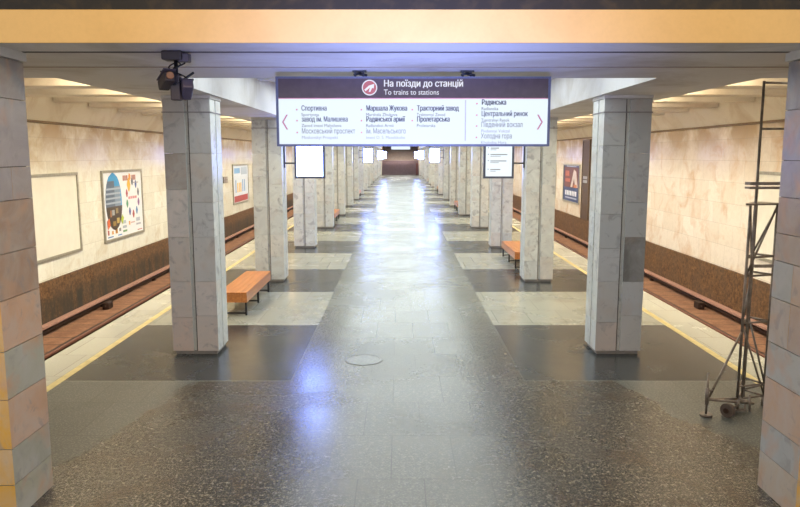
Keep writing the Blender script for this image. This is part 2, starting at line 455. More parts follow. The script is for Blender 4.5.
# cross beam at the near end: flat underside with a groove, fascia towards the stairs
cb = MB().box(-9.1, 9.1, 5.58, 6.02, 3.85, 5.6).box(-9.1, 9.1, 6.09, 7.03, 3.85, 5.0).box(-9.1, 9.1, 7.10, 8.06, 3.85, 5.0).box(-9.1, 9.1, 6.02, 6.09, 3.93, 5.0).box(-9.1, 9.1, 7.03, 7.10, 3.885, 5.0)
struct('trim_5', cb, PLASTER)
struct('trim_6', MB().box(-9.1, 9.1, 5.555, 5.578, 3.85, 4.095), FASCIA)
struct('trim_7', MB().box(-9.1, 9.1, 5.552, 5.578, 4.096, 4.7, .002), SOFFIT_EDGE)
struct('trim_8', MB().box(-9.1, 9.1, 6.035, 6.075, 3.846, 3.92), plain('dark_groove_shade', (.07, .06, .06), .8))  # dark strip painted in for the shade inside the groove
struct('trim_9', MB().box(-9.1, 9.1, 7.03, 7.10, 3.847, 3.88), plain('brown_seam_filler', (.34, .28, .24), .8))
# far end: walls beside the stairs, flights and the back wall
for sd, s in (('left', -1), ('right', 1)):
    a, b = sorted((s * 2.78, s * 5.32)); struct('wall_end_' + sd, MB().box(a, b, YEND, YEND + .4, 0.001, 5.0), WALL_L)
    a, b = sorted((s * 2.78, s * 3.1)); struct('wall_stair_' + sd, MB().box(a, b, YEND + .41, 119, 0.001, 5.0), STAIR2)
st = MB()
for i in range(14): st.box(-2.77, 2.77, YEND + i * .3, YEND + 4.6, i * .15 + .001, (i + 1) * .15 - .025).box(-2.77, 2.77, YEND + i * .3 - .03, YEND + 4.6, (i + 1) * .15 - .025, (i + 1) * .15 + .001)
struct('stair_flight_lower', st, STAIR)
st = MB().box(-2.77, 2.77, YEND + 4.61, YEND + 7, 1.9, 2.12)
for i in range(10): st.box(-2.77, 2.77, YEND + 7 + i * .3, YEND + 13, 2.1 + i * .15 + .001, 2.1 + (i + 1) * .15 + .001)
struct('stair_flight_upper', st, STAIR2)
struct('wall_back', MB().box(-3.1, 3.1, 119.01, 119.3, 0, 5.0), STAIR2)

# ------------------------------------------------------------------ rails and contact rails
def rail(s, x, label):
    m = MB(); y0, y1 = 6, 118
    m.box(s * x - .066, s * x + .066, y0, y1, -1.279, -1.262).box(s * x - .011, s * x + .011, y0, y1, -1.262, -1.145)
    o = m.build('running_rail', RUST); tag(o, label, 'rail')
    h = MB().box(s * x - .036, s * x + .036, y0, y1, -1.145, -1.10, .006).build('rail_head', RAILHEAD, o); h['label'] = 'worn rail head'
rail(-1, 7.41, 'dark steel running rail along the left platform edge'); rail(1, 7.41, 'dark steel running rail along the right platform edge')
for s, sd in ((-1, 'left'), (1, 'right')):
    t = thing('contact_rail', 'pinkish brown covered contact rail along the foot of the %s track wall' % sd, 'rail', (s * 8.54, 0, -1.28))
    MB().box(-.09, .09, 6, 118, .20, .26, .01).build('cover', RAILTOP, t)
    MB().box(-.035, .035, 6, 118, .09, .15).build('rail_bar', RUST, t)
    m = MB()
    for k in range(6):
        y = 8.2 + k * 3.75
    for k in range(22):
        y = 7.0 + k * 4.18; q = MB().box(-.05, .05, y - .05, y + .05, .001, .09).box(s * .06 - .015, s * .06 + .015, y - .04, y + .04, .09, .20); q.build('support_bracket', RUST, t)
    u = thing('track_box', 'small dark rusty box beside the contact rail of the %s track' % sd, 'box', (s * 8.30, 19.3, -1.279))
    MB().box(-.09, .09, -.17, .17, 0.001, .20, .03).build('casing', RUST, u); MB().tube((0, -.23, .09), (0, .23, .09), .035, 10).build('cable_gland', RUST, u)

# ------------------------------------------------------------------ pillars
PL, PW = .60, .685
G = lambda a: (a * 1.0, a * .98, a * .955)
GEN = [(.76, .78, .74), (.79, .80, .76), (.73, .75, .71), (.76, .75, .70), (.72, .75, .73), (.78, .80, .76), (.66, .68, .66), (.76, .73, .67)]
def make_pillar(label, s, front=None, seed=0):
    """s: which way the aisle lies (+1 to the right of the pillar). front: colours of the two front columns of slabs from the top"""
    rnd = random.Random(seed); gw = .029
    t = thing('marble_pillar', label, 'pillar', group='marble pillars along the platform')
    MB().box(-PW / 2 + .03, PW / 2 - .03, .03, PL - .03, .001, .06).build('plinth', plain('grey_plinth_stone', (.26, .24, .22), .5) if 'plinth' not in bpy.data.materials else None, t)
    cm = MB(); cm.col = (.62, .60, .54)
    cm.box(-gw, gw, .03, PL - .03, .06, 3.795).box(-PW / 2 + .03, -gw - .001, PL / 2 - .022, PL / 2 + .022, .06, 3.795).box(gw + .001, PW / 2 - .03, PL / 2 - .022, PL / 2 + .022, .06, 3.795)
    cm.build('core', MARBLE, t)
    a, b = sorted((s * (gw - .014), s * (gw - .001)))
    MB().box(a, b, .012, .029, .06, 3.795).build('groove_shade', CORE, t)  # dark strip on the aisle side stands for the shadowed groove wall
    m = MB(); gx, gy = .03, .022
    seams = [.055, .575, 1.12, 1.79, 2.49, 3.02, 3.795] if seed % 2 == 0 else [.055, .50, 1.12, 1.62, 2.13, 2.66, 3.13, 3.795]
    seams2 = [.055, .60, 1.12, 1.79, 2.30, 3.02, 3.795] if seed % 3 else seams
    for ci, (x0, x1) in enumerate(((-PW / 2, -gx), (gx, PW / 2))):
        for cj, (y0, y1) in enumerate(((0, PL / 2 - gy), (PL / 2 + gy, PL))):
            sm = seams if ci == 0 else seams2
            for k in range(len(sm) - 1):
                base = rnd.choice(GEN)
                if front and cj == 0:
                    fr = front[ci]; base = fr[min(len(fr) - 1, len(sm) - 2 - k)]
                sidec = rnd.choice(GEN[:6])
                def col(f, base=base, sidec=sidec):
                    return sidec if abs(f.normal.x) > .5 else base
                m.col = col
                m.bm.normal_update()
                r0 = len(m.bm.faces)
                m.box(x0, x1, y0, y1, sm[k] + .002, sm[k + 1] - .002)
    m.bm.normal_update(); m.build('marble_cladding', MARBLE, t)
    MB().box(-PW / 2 - .012, PW / 2 + .012, -.012, PL + .012, 3.80, 3.849).build('cap', PLASTER, t)
    b = MB()
    for (a0, a1, b0, b1) in ((-PW / 2 - .012, PW / 2 + .012, -.012, -.002), (-PW / 2 - .012, PW / 2 + .012, PL + .002, PL + .012), (-PW / 2 - .012, -PW / 2 - .002, -.012, PL + .012), (PW / 2 + .002, PW / 2 + .012, -.012, PL + .012)):
        b.box(a0, a1, b0, b1, 3.60, 3.615)
    b.build('strap', STRAP, t)
    return t
STRAP = plain('grey_wire_strap', (.22, .20, .20), .5)
CORE = plain('dark_mortar_and_shade', (.06, .045, .035), .8)
_pl = plain('grey_plinth_stone', (.26, .24, .22), .5)
ORD = ['nearest', 'second', 'third', 'fourth', 'fifth', 'sixth', 'seventh', 'eighth', 'ninth', 'tenth', 'eleventh', 'twelfth', 'thirteenth', 'fourteenth', 'fifteenth', 'sixteenth']
XP = 2.85 + PW / 2
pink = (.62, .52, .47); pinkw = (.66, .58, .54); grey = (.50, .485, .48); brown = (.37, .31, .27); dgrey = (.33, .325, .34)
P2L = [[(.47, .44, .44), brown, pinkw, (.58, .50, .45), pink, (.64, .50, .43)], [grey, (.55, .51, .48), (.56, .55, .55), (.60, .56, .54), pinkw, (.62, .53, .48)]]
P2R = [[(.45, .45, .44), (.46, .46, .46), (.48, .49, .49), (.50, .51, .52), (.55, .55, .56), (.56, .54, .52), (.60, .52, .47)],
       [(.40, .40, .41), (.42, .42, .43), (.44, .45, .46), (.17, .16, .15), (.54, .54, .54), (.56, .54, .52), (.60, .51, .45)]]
def fix_plinth(t):
    for c in t.children:
        if c.name.startswith('plinth'):
            c.data.materials.clear(); c.data.materials.append(_pl)
rows = {}
pl = make_pillar('grey and pink marble pillar with a brown slab, nearest in the left row', 1, P2L, 2); fix_plinth(pl); pl.location = (-XP, Y0, 0)
pr = make_pillar('grey marble pillar with one dark veined slab, nearest in the right row', -1, P2R, 1); fix_plinth(pr); pr.location = (XP, Y0, 0)
g1 = make_pillar('pale grey marble pillar standing second in the left row behind the bench', 1, None, 4); fix_plinth(g1); g1.location = (-XP, Y0 + BAY, 0)
g2 = make_pillar('pale grey marble pillar standing second in the right row beside a bench', -1, None, 5); fix_plinth(g2); g2.location = (XP, Y0 + BAY, 0)
h1 = make_pillar('pale marble pillar, third from the camera in the left row', 1, None, 8); fix_plinth(h1); h1.location = (-XP, Y0 + 2 * BAY, 0)
h2 = make_pillar('pale marble pillar, third from the camera in the right row', -1, None, 9); fix_plinth(h2); h2.location = (XP, Y0 + 2 * BAY, 0)
for k in range(3, NP):
    for s, sd in ((-1, 'left'), (1, 'right')):
        copy_thing((g1, h1)[k % 2] if s < 0 else (g2, h2)[k % 2], (s * XP, Y0 + k * BAY, 0), 'pale marble pillar, %s from the camera in the %s row' % (ORD[k], sd))

# the two thick piers framing the stairs
def pier(s, label, seams, cols):  # cols: slab colours, darkened at the top and warmed below as light falls
    xi = -3.28 if s < 0 else 3.17; t = thing('marble_pier', label, 'pillar', (xi, 5.46, 0), 'thick piers beside the stairs')
    a, b = sorted((s * .03, s * .95)); MB().box(a, b, .03, .60, .001, 3.80).build('core', CORE, t)
    m = MB()
    for k in range(len(seams) - 1):
        z1, z0 = seams[k], seams[k + 1]; cc = cols[k]
        cs = cc if isinstance(cc, list) else [cc]
        for j, c in enumerate(cs):
            m.col = lambda f, c=c: (.64, .36, .07) if f.normal.y < -.5 else tuple(v * .82 for v in c); y0 = .002 + j * .615 / len(cs); y1 = .002 + (j + 1) * .615 / len(cs) - .004  # front faces, and outer slabs below: warm lamplight put into the colour
            a, b = sorted((0, s * .32)); m.box(a, b, y0, y1, z0 + .003, z1 - .003)
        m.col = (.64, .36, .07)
        a, b = sorted((s * .325, s * 1.0)); m.box(a, b, .002, .617, z0 + .003, z1 - .003)
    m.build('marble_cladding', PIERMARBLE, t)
    a, b = sorted((s * -.02, s * 1.02)); MB().box(a, b, -.012, .64, 3.775, 3.849).build('cap', PLASTER, t)
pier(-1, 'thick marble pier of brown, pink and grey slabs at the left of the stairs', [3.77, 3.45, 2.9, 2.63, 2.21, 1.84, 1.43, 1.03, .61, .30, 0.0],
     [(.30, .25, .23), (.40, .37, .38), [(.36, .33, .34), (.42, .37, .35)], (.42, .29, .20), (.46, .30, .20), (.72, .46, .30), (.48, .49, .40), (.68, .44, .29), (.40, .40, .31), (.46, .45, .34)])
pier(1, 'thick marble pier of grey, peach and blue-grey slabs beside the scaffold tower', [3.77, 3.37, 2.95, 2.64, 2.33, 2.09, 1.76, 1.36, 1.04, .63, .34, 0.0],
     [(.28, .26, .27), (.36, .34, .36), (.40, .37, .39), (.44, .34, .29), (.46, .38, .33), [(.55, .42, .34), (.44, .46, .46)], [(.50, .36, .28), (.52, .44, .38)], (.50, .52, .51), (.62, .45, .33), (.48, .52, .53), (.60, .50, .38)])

# ------------------------------------------------------------------ benches
def bench(label, loc, ln):
    t = thing('wooden_bench', label, 'bench', loc, 'slatted wooden benches between pillars')
    m = MB(); n = 5; wd = .54
    for i in range(n): m.box(-wd / 2 + i * wd / n + .002, -wd / 2 + (i + 1) * wd / n - .002, 0, ln, .425, .455, .004)
    m.build('seat', WOOD, t)
    a = MB()
    for x in (-wd / 2, wd / 2 - .03): a.box(x, x + .03, 0.002, ln - .002, .265, .423)
    a.box(-wd / 2 + .031, wd / 2 - .031, .002, .03, .265, .423).box(-wd / 2 + .031, wd / 2 - .031, ln - .03, ln - .002, .265, .423)
    a.build('apron', WOOD, t)
    for y in (.10, ln / 2, ln - .10):
        q = MB()
        for x in (-wd / 2 + .04, wd / 2 - .04): q.box(x - .018, x + .018, y - .018, y + .018, .001, .30)
        q.box(-wd / 2 + .06, wd / 2 - .06, y - .014, y + .014, .03, .055)
        q.build('leg_frame', BLACK, t)
    return t
LB = [(0, 'orange wooden bench behind the nearest left pillar'), (3, 'orange wooden bench between the fourth and fifth left pillars'), (6, 'orange wooden bench between the seventh and eighth left pillars'), (10, 'orange wooden bench between the eleventh and twelfth left pillars')]
RB = [(1, 'orange wooden bench behind the second right pillar'), (4, 'orange wooden bench between the fifth and sixth right pillars'), (7, 'orange wooden bench between the eighth and ninth right pillars'), (10, 'orange wooden bench between the eleventh and twelfth right pillars')]
b0 = bench(LB[0][1], (-3.23, 12.85, 0), 2.45)
for k, lb in LB[1:]: copy_thing(b0, (-3.2, Y0 + k * BAY + 1.85, 0), lb)
for k, lb in RB: copy_thing(b0, (3.2, Y0 + k * BAY + 1.85, 0), lb)

# ------------------------------------------------------------------ hanging direction sign
def hanging_sign(label, loc, near=True):
    t = thing('hanging_sign', label, 'sign', loc, None)
    W, H = 2.80, .70
    f = MB()
    f.box(-W / 2, W / 2, -.07, .07, 0, .022).box(-W / 2, W / 2, -.07, .07, H - .018, H)
    f.box(-W / 2, -W / 2 + .025, -.07, .07, .022, H - .018).box(W / 2 - .025, W / 2, -.07, .07, .022, H - .018)
    f.box(-W / 2 + .025, W / 2 - .025, -.045, .045, .022, H - .018)
    f.build('frame', SIGNFRAME, t)
    MB().box(-W / 2 + .025, W / 2 - .025, -.062, -.046, .022, .478).box(-W / 2 + .025, W / 2 - .025, .046, .062, .022, .478).build('lit_panel', SIGNWHITE, t)
    hd = MB().box(-W / 2 + .025, W / 2 - .025, -.064, -.046, .488, H - .018).box(-W / 2 + .025, W / 2 - .025, .046, .064, .488, H - .018).build('header', HEADER, t)
    MB().box(-W / 2 + .025, W / 2 - .025, -.063, -.046, .479, .487).build('red_line', REDMARK, t)
    for x in (-.55, .55):
        q = MB().box(x - .07, x + .07, -.05, .05, H + .05, H + .062).box(x - .05, x - .035, -.02, .02, H, H + .05).box(x + .03, x + .05, -.02, .02, H, H + .05).tube((x - .06, 0, H + .02), (x + .02, 0, H + .045), .012).tube((x, -.03, H + .03), (x + .08, -.03, H + .015), .014)
        q.build('hanger', BLACK, t)
    return t
ZS = 3.085; SG = hanging_sign('wide backlit station sign with dark header hanging across the near hall', (.03, 7.37, ZS))
def sg(x, z): return (x - .03, -.068, z - ZS)
hd = [c for c in SG.children if c.name.startswith('header')][0]
text('title_lettering', 'На поїзди до станцій', .092, LETTERWHITE, hd, sg(-.275, 3.685), FACE_Y, width=.80, bold=.004)
text('subtitle_lettering', 'To trains to stations', .075, LETTERWHITE, hd, sg(-.27, 3.605), FACE_Y, width=.56)
lg = MB().ring((-.415 - .03, 3.675 - ZS), 'y', .068, .078, -.072, -.064).build('logo_ring', LETTERWHITE, hd)
LOGO = ink('logo_red', (.42, .09, .05))
MB().prism([(-.445 + .067 * math.cos(a * math.pi / 16), 3.675 - ZS + .067 * math.sin(a * math.pi / 16)) for a in range(32)], 'y', -.069, -.064).build('logo_disc', LOGO, hd)
ar = MB()
def lp(u, v): return (-.445 + u * .067, 3.675 - ZS + v * .067)
ar.prism([lp(-.10, .30), lp(.72, .55), lp(.62, -.12), lp(.38, -.05), lp(.12, -.62), lp(-.12, -.62), lp(.08, .02), lp(-.62, -.55), lp(-.78, -.30)], 'y', -.0725, -.069)
ar.build('logo_arrow', LETTERWHITE, hd)
def station(ua, la, x, z, w1, w2, shade, dot=True):  # paler inks put the panel's glare into the fading lower rows
    text('station_name', ua, .073, INK[shade], SG, sg(x, z - .03), FACE_Y, width=w1, bold=(.0045, .003, 0, 0)[shade])
    text('station_name_latin', la, .045, INK[min(3, shade + 1)], SG, sg(x, z - .085), FACE_Y, width=w2)
    xx, yy, zz = sg(x - .045, z - .02)
    MB().prism([(xx + .009 * math.cos(a * math.pi / 6), zz + .009 * math.sin(a * math.pi / 6)) for a in range(12)], 'y', -.067, -.062).build('bullet', REDMARK if shade < 1 else REDSOFT, SG)
station('Спортивна', 'Sportyvna', -1.115, 3.475, .255, .18, 1)
station('завод ім. Малишева', 'Zavod imeni Malysheva', -1.115, 3.365, .47, .41, 1)
station('Московський проспект', 'Moskovskyi Prospekt', -1.115, 3.245, .545, .37, 2)
station('Маршала Жукова', 'Marshala Zhukova', -.455, 3.475, .415, .32, 0)
station('Радянської армії', 'Radianskoi Armii', -.455, 3.365, .395, .28, 0)
station('ім. Масельського', 'imeni O. S. Maselskoho', -.455, 3.245, .405, .40, 2)
station('Тракторний завод', 'Traktornyi Zavod', .065, 3.475, .425, .29, 0)
station('Пролетарська', 'Proletarska', .065, 3.365, .33, .19, 0)
station('Радянська', 'Radianska', .725, 3.535, .245, .17, 0)
station('Центральний ринок', 'Tsentralnyi Rynok', .725, 3.42, .47, .29, 1)
station('Південний вокзал', 'Pivdennyi Vokzal', .725, 3.31, .42, .29, 2)
station('Холодна гора', 'Kholodna Hora', .725, 3.195, .315, .26, 2)
MB().box(.565 - .03 - .004, .565 - .03 + .004, -.067, -.062, 3.14 - ZS, 3.55 - ZS).build('divider', pc('grey_rule', (.45, .38, .38)), SG)
for x, d in ((-1.275, -1), (1.32, 1)):
    a, b = sg(x, 3.33)[0], sg(x, 3.33)[2]
    q = MB(); o = d * .022
    q.prism([(a - o, b + .075), (a + o, b), (a + o + d * .016, b), (a - o + d * .016, b + .075)], 'y', -.067, -.062)
    q.prism([(a - o, b - .075), (a + o, b), (a + o + d * .016, b), (a - o + d * .016, b - .075)], 'y', -.067, -.062)
    q.build('chevron', REDMARK, SG)
FS = hanging_sign('small distant lit sign with dark top above the far stairs', (.05, 103.4, 3.72))
MB().tube((-1.2, 0, .70), (-1.2, 0, 1.059), .02).build('hanging_rod', BLACK, FS); MB().tube((1.2, 0, .70), (1.2, 0, 1.059), .02).build('hanging_rod', BLACK, FS)

# ------------------------------------------------------------------ information displays on the pillars
def display(label, s, y):
    xi = s * 2.235; t = thing('information_display', label, 'display', (xi, y, 2.44), 'lit portrait displays on brackets')
    w, h = .72, 1.02
    f = MB().box(-w / 2, w / 2, -.05, .05, 0, .05).box(-w / 2, w / 2, -.05, .05, h - .05, h).box(-w / 2, -w / 2 + .05, -.05, .05, .05, h - .05).box(w / 2 - .05, w / 2, -.05, .05, .05, h - .05)
    f.box(-w / 2 + .05, w / 2 - .05, -.03, .03, .05, h - .05)
    f.build('frame', SIGNFRAME, t)
    sc = MB().box(-w / 2 + .051, w / 2 - .051, -.042, -.031, .051, h - .051).build('screen', SCREENWHITE, t)
    MB().box(-w / 2 + .051, w / 2 - .051, .031, .042, .051, h - .051).build('screen', SCREENWHITE, t)
    q = MB()
    for z in (.36, .84): q.tube((s * w / 2, 0, z), (s * .60, 0, z), .018, 10)
    q.box(s * .60 - .012, s * .60 + .012, -.05, .05, .25, .95); q.build('bracket', DARKGREY, t)
    return t, sc
def ydisp(k): return Y0 + k * BAY + PL / 2
for k in (1, 6, 11, 14):
    for s, sd in ((-1, 'left'), (1, 'right')):
        lb = {(1, 'left'): 'large blank white lit display hanging beside the second left pillar', (1, 'right'): 'large lit display with lines of text beside the second right pillar'}.get((k, sd), 'white lit display on the %s pillar of the %s row' % (ORD[k], sd))
        t, sc = display(lb, s, ydisp(k))
        if k == 1 and s > 0:
            sc.data.materials.clear(); sc.data.materials.append(SCREENTEXT)
            for z, tw in ((.70, .20), (.665, .14), (.55, .40), (.515, .24), (.40, .38), (.365, .20), (.20, .24), (.165, .13)):
                MB().box(-.20, -.20 + tw, -.045, -.042, z, z + (.024 if (round(z * 1000) % 10) == 0 else .014)).build('text_line', INK[3], sc)
            for z in (.71, .56, .41, .21): MB().box(-.26, -.24, -.045, -.042, z, z + .018).build('bullet', INK[0], sc)

# ------------------------------------------------------------------ billboards on the track walls
def billboard(s, y0, y1, z0, z1, label, base, cat='poster'):
    """origin at the wall, local +x runs along the reading direction, local -y faces the hall"""
    yc = (y0 + y1) / 2; W, H = y1 - y0, z1 - z0
    t = thing('billboard', label, cat, (s * 8.699, yc, z0), None, math.radians(90 if s < 0 else -90))
    f = MB(); q = .075
    f.box(-W / 2, W / 2, -.05, -.001, 0, q).box(-W / 2, W / 2, -.05, -.001, H - q, H).box(-W / 2, -W / 2 + q, -.05, -.001, q, H - q).box(W / 2 - q, W / 2, -.05, -.001, q, H - q)
    f.build('frame', FRAME_ALU, t)
    p = MB().box(-W / 2 + q, W / 2 - q, -.024, -.001, q, H - q).build('poster' if base is not BLANK else 'board', base, t)
    return t, p, W, H
def el(p, x0, x1, z0, z1, m, name, d=0):
    return MB().box(x0, x1, -.028 - d, -.0242 - d, z0, z1).build(name, m, p)
def poly(p, pts, m, name, d=0): return MB().prism(pts, 'y', -.028 - d, -.0242 - d).build(name, m, p)
billboard(-1, 15.5, 18.75, .44, 2.54, 'empty cream framed board on the left wall next to the near pier', BLANK, 'board')
t, p, W, H = billboard(-1, 20.25, 23.42, .44, 2.54, 'white poster with an oval building picture on the left track wall', PAPER)
def oval(za, zb, x0=None, x1=None, cx=-.78, cz=1.17, rx=.60, rz=.86):
    n = 14; R, Lf = [], []
    for i in range(n + 1):
        z = za + (zb - za) * i / n; k = math.sqrt(max(0, 1 - ((z - cz) / rz) ** 2)) * rx
        a, b = cx - k, cx + k
        if x0 is not None: a = max(a, x0)
        if x1 is not None: b = min(b, x1)
        if b - a < .002: continue
        R.append((b, z)); Lf.append((a, z))
    return R + Lf[::-1]
poly(p, oval(.312, 2.028), pc('sky_blue', (.05, .30, .58)), 'oval_picture')
poly(p, oval(1.02, 1.62, None, -.30), pc('facade_blue_grey', (.20, .27, .36)), 'building_picture', .004)
poly(p, oval(1.02, 1.78, None, -.72), pc('facade_dark', (.10, .14, .20)), 'building_picture', .0045)
for i in range(4):
    poly(p, oval(1.10 + i * .14, 1.155 + i * .14, None, -.28), pc('facade_window_band', (.36, .42, .50)), 'window_band', .009)
poly(p, oval(.313, 1.02), pc('dark_street', (.07, .05, .04)), 'street_picture', .004)
for x0, x1, z0, z1, c in ((-1.12, -1.02, .72, .92, (.40, .20, .09)), (-.98, -.80, .76, .92, (.36, .40, .42)), (-.70, -.52, .80, .96, (.32, .26, .14)), (-.95, -.72, .44, .58, (.30, .20, .06)), (-.66, -.46, .50, .66, (.46, .34, .10))):
    el(p, x0, x1, z0, z1, pc('street_patch%d' % int(z0 * 100 + x0 * 10), c), 'street_detail', .009)
poly(p, [(-1.38, .62), (-1.22, .70), (-1.16, .48), (-1.34, .36)], pc('orange_red', (.62, .14, .05)), 'orange_patch', .014)
poly(p, [(-.36, .60), (-.22, .74), (-.12, .62), (-.26, .44)], pc('lime_green', (.45, .55, .05)), 'green_patch', .014)
cols = [(.10, .12, .16), (.06, .12, .35), (.10, .12, .16), (.20, .08, .25), (.05, .20, .42), (.35, .05, .05), (.06, .10, .30), (.08, .30, .16), (.40, .06, .08), (.75, .42, .04)]
for i, c in enumerate(cols):
    a = math.radians(90 - i * 36); x, z = .72 + .50 * math.cos(a), 1.20 + .52 * math.sin(a)
    big = 1.7 if i == 9 else 1
    poly(p, [(x + .085 * big * math.cos(j * math.pi / 4) * (.7 if j % 2 else 1), z + .135 * big * math.sin(j * math.pi / 4)) for j in range(8)], pc('figure_blob%d' % i, c), 'ring_figure')
for j, (x0, x1) in enumerate(((.36, .52), (.55, .66), (.70, .88), (.91, 1.05))): el(p, x0, x1, 1.17, 1.25, pc('rose', (.62, .26, .30)), 'ring_lettering')
for j, (x0, x1) in enumerate(((-.02, .08), (.11, .22), (.25, .36), (.70, .80), (.83, .92), (.95, 1.02))): el(p, x0, x1, 1.76, 1.92, pc('brown_red', (.42, .16, .12)), 'heading_letter')
poly(p, [(.53 + (.12 if j % 2 else .07) * math.cos(j * math.pi / 8), 1.86 + (.13 if j % 2 else .08) * math.sin(j * math.pi / 8)) for j in range(16)], pc('orange', (.80, .30, .03)), 'orange_emblem')
el(p, .72, 1.25, 1.66, 1.69, pc('grey_line', (.35, .35, .38)), 'small_lettering')
for x0, x1, z0, z1, c in ((-1.34, -1.24, .20, .34, (.40, .10, .10)), (-1.05, -.92, .20, .30, (.70, .36, .10)), (-.78, -.62, .20, .36, (.50, .25, .03)), (-.50, -.36, .24, .34, (.25, .25, .27)), (-.2, .06, .44, .54, (.40, .48, .55)), (-.2, .10, .30, .38, (.36, .42, .50)), (-.2, .12, .18, .24, (.16, .34, .16)), (-1.34, -.95, .115, .15, (.05, .20, .45)), (-.6, -.30, .115, .15, (.08, .25, .55)), (.30, .40, .36, .48, (.75, .35, .10)), (.46, .80, .40, .44, (.60, .40, .38)), (.92, 1.25, .42, .54, (.42, .46, .55)), (.92, 1.30, .30, .36, (.40, .42, .50)), (1.0, 1.40, .12, .15, (.5, .15, .15))):
    el(p, x0, x1, z0, z1, pc('logo_strip_%d_%d' % (int(x0 * 100), int(z0 * 100)), c), 'logo_mark')
t, p, W, H = billboard(-1, 36.2, 39.9, .42, 2.50, 'pale blue poster with yellow figures and a red foot on the left wall', pc('pale_blue_paper', (.66, .72, .80)))
el(p, -1.6, 1.6, .10, .42, pc('wine_red', (.42, .07, .07)), 'red_foot'); el(p, -1.5, -.2, 1.60, 1.88, pc('light_blue', (.20, .42, .72)), 'blue_heading'); el(p, .1, 1.5, 1.52, 1.90, pc('grey_blue', (.42, .50, .60)), 'picture_block')
for x in (-.9, -.5, -.15): el(p, x, x + .22, .60, 1.10, pc('amber', (.72, .42, .05)), 'yellow_figure')
for x in (-1.3, .3, .75): el(p, x, x + .2, .60, 1.25, pc('mid_blue', (.14, .30, .55)), 'blue_figure')
t, p, W, H = billboard(-1, 41.2, 44.6, .42, 2.50, 'white and blue poster further along the left track wall', PAPER)
el(p, -1.5, 1.5, .15, .6, pc('mid_blue', (.14, .30, .55)), 'blue_foot'); el(p, -1.2, 1.2, .9, 1.7, pc('grey_blue', (.42, .50, .60)), 'picture_block')
NAVY = pc('navy', (.045, .075, .20))
t, p, W, H = billboard(1, 34.4, 37.8, .56, 2.52, 'navy poster with a red and white picture on the right track wall', NAVY)
el(p, -1.45, 1.45, .78, 1.80, pc('dark_maroon', (.16, .05, .05)), 'picture'); 
poly(p, [(-.1, .80), (.55, 1.70), (1.0, 1.60), (1.40, .82), (.9, .80), (.6, 1.25), (.3, .80)], pc('pale_skin', (.62, .55, .55)), 'white_figure', .005)
el(p, -1.2, -.4, 1.35, 1.62, pc('rust_red', (.45, .12, .07)), 'red_shape', .005); el(p, -1.2, -.2, 1.05, 1.22, pc('rust_red', (.45, .12, .07)), 'red_shape', .005); el(p, .6, 1.2, .80, .95, pc('rust_orange', (.60, .22, .10)), 'orange_shape', .010)
for j in range(7): el(p, -1.2 + j * .35, -1.2 + j * .35 + .24, .36, .60, pc('white_ink', (.75, .78, .85)), 'slogan_letter')
el(p, -1.2, 1.2, .20, .27, pc('pale_ink', (.45, .50, .65)), 'small_lettering'); el(p, -1.0, 1.0, 1.83, 1.86, pc('pale_ink', (.45, .50, .65)), 'small_lettering')
t, p, W, H = billboard(1, 39.7, 43.1, .56, 2.52, 'plain navy poster further along the right track wall', NAVY)
el(p, -1.1, 1.1, 1.3, 1.6, pc('mid_navy', (.10, .16, .36)), 'picture_block')
for j in range(5): el(p, -1.0 + j * .4, -1.0 + j * .4 + .28, .5, .72, pc('pale_ink', (.45, .50, .65)), 'slogan_letter')
billboard(1, 14.1, 17.3, .46, 2.60, 'empty cream framed board on the right wall behind the scaffold tower', BLANK, 'board')
# dark tall panel in the right wall, with a small plate, and the plate on the left wall
t = thing('wall_panel', 'tall dark brown panel with a frame on the right track wall', 'panel', (8.66, 33.2, -.04))
MB().box(-.03, .039, -.55, .55, .002, 3.66).build('panel_board', plain('dark_brown_panel', (.085, .055, .038), .5), t)
f = MB().box(-.05, .039, -.64, -.551, .002, 3.74).box(-.05, .039, .551, .64, .002, 3.74).box(-.05, .039, -.551, .551, 3.662, 3.74); f.build('panel_frame', plain('brown_panel_frame', (.13, .09, .06), .5), t)
for z in (1.72, 1.90): MB().box(-.045, -.031, -.35, .35, z, z + .13).build('number_plate', pc('plate_grey', (.32, .33, .35)), t)
t = thing('wall_plate', 'small dark square plate with four cells on the left track wall', 'plate', (-8.699, 34.7, 1.62))
MB().box(.001, .03, -.42, .42, 0, .30).build('plate', pc('plate_brown', (.14, .11, .09)), t)
for yy in (-.36, .04):
    for z in (.03, .17): MB().box(.030, .036, yy, yy + .32, z, z + .10).build('plate_cell', pc('plate_tan', (.30, .25, .20)), t)

# ------------------------------------------------------------------ lattice scaffold tower behind the right pier
t = thing('scaffold_tower', 'rusty steel lattice tower on an outrigger base beside the right pier', 'scaffold', (4.15, 8.18, 0))
A = Vector((-.235, -.14, 0)); Bv = Vector((.0, .19, 0)); Cv = Vector((.13, -.04, 0)); AT = Vector((-.17, -.12, 0)); CT = Vector((.175, -.04, 0))
def at(v, z): return (v.x, v.y, z)
MB().tube(at(A, .10), at(A, 2.42), .016, 10).build('post', TUBE, t)
MB().tube(at(Cv, .10), at(Cv, 2.42), .016, 10).build('post', TUBE, t)
MB().tube(at(Bv, .12), at(Bv, 2.42), .016, 10).build('post', TUBE, t)
for v in (AT, CT): MB().tube(at(v, 2.0 if v is CT else .12), at(v, 3.82), .015, 10).build('post', TUBE, t)
for z in (3.80, 3.29): MB().tube(at(AT, z), at(CT, z), .013, 8).build('rung', TUBE, t)
for z in (1.82, 1.60, 1.04, .27, .12):
    for a, b in ((A, Bv), (Bv, Cv), (A, Cv)): MB().tube(at(a, z), at(b, z), .013, 8).build('rung', TUBE, t)
MB().box(A.x + .10, Cv.x + .05, A.y, A.y + .03, 1.70, 1.735).build('flat_bar', TUBE, t)
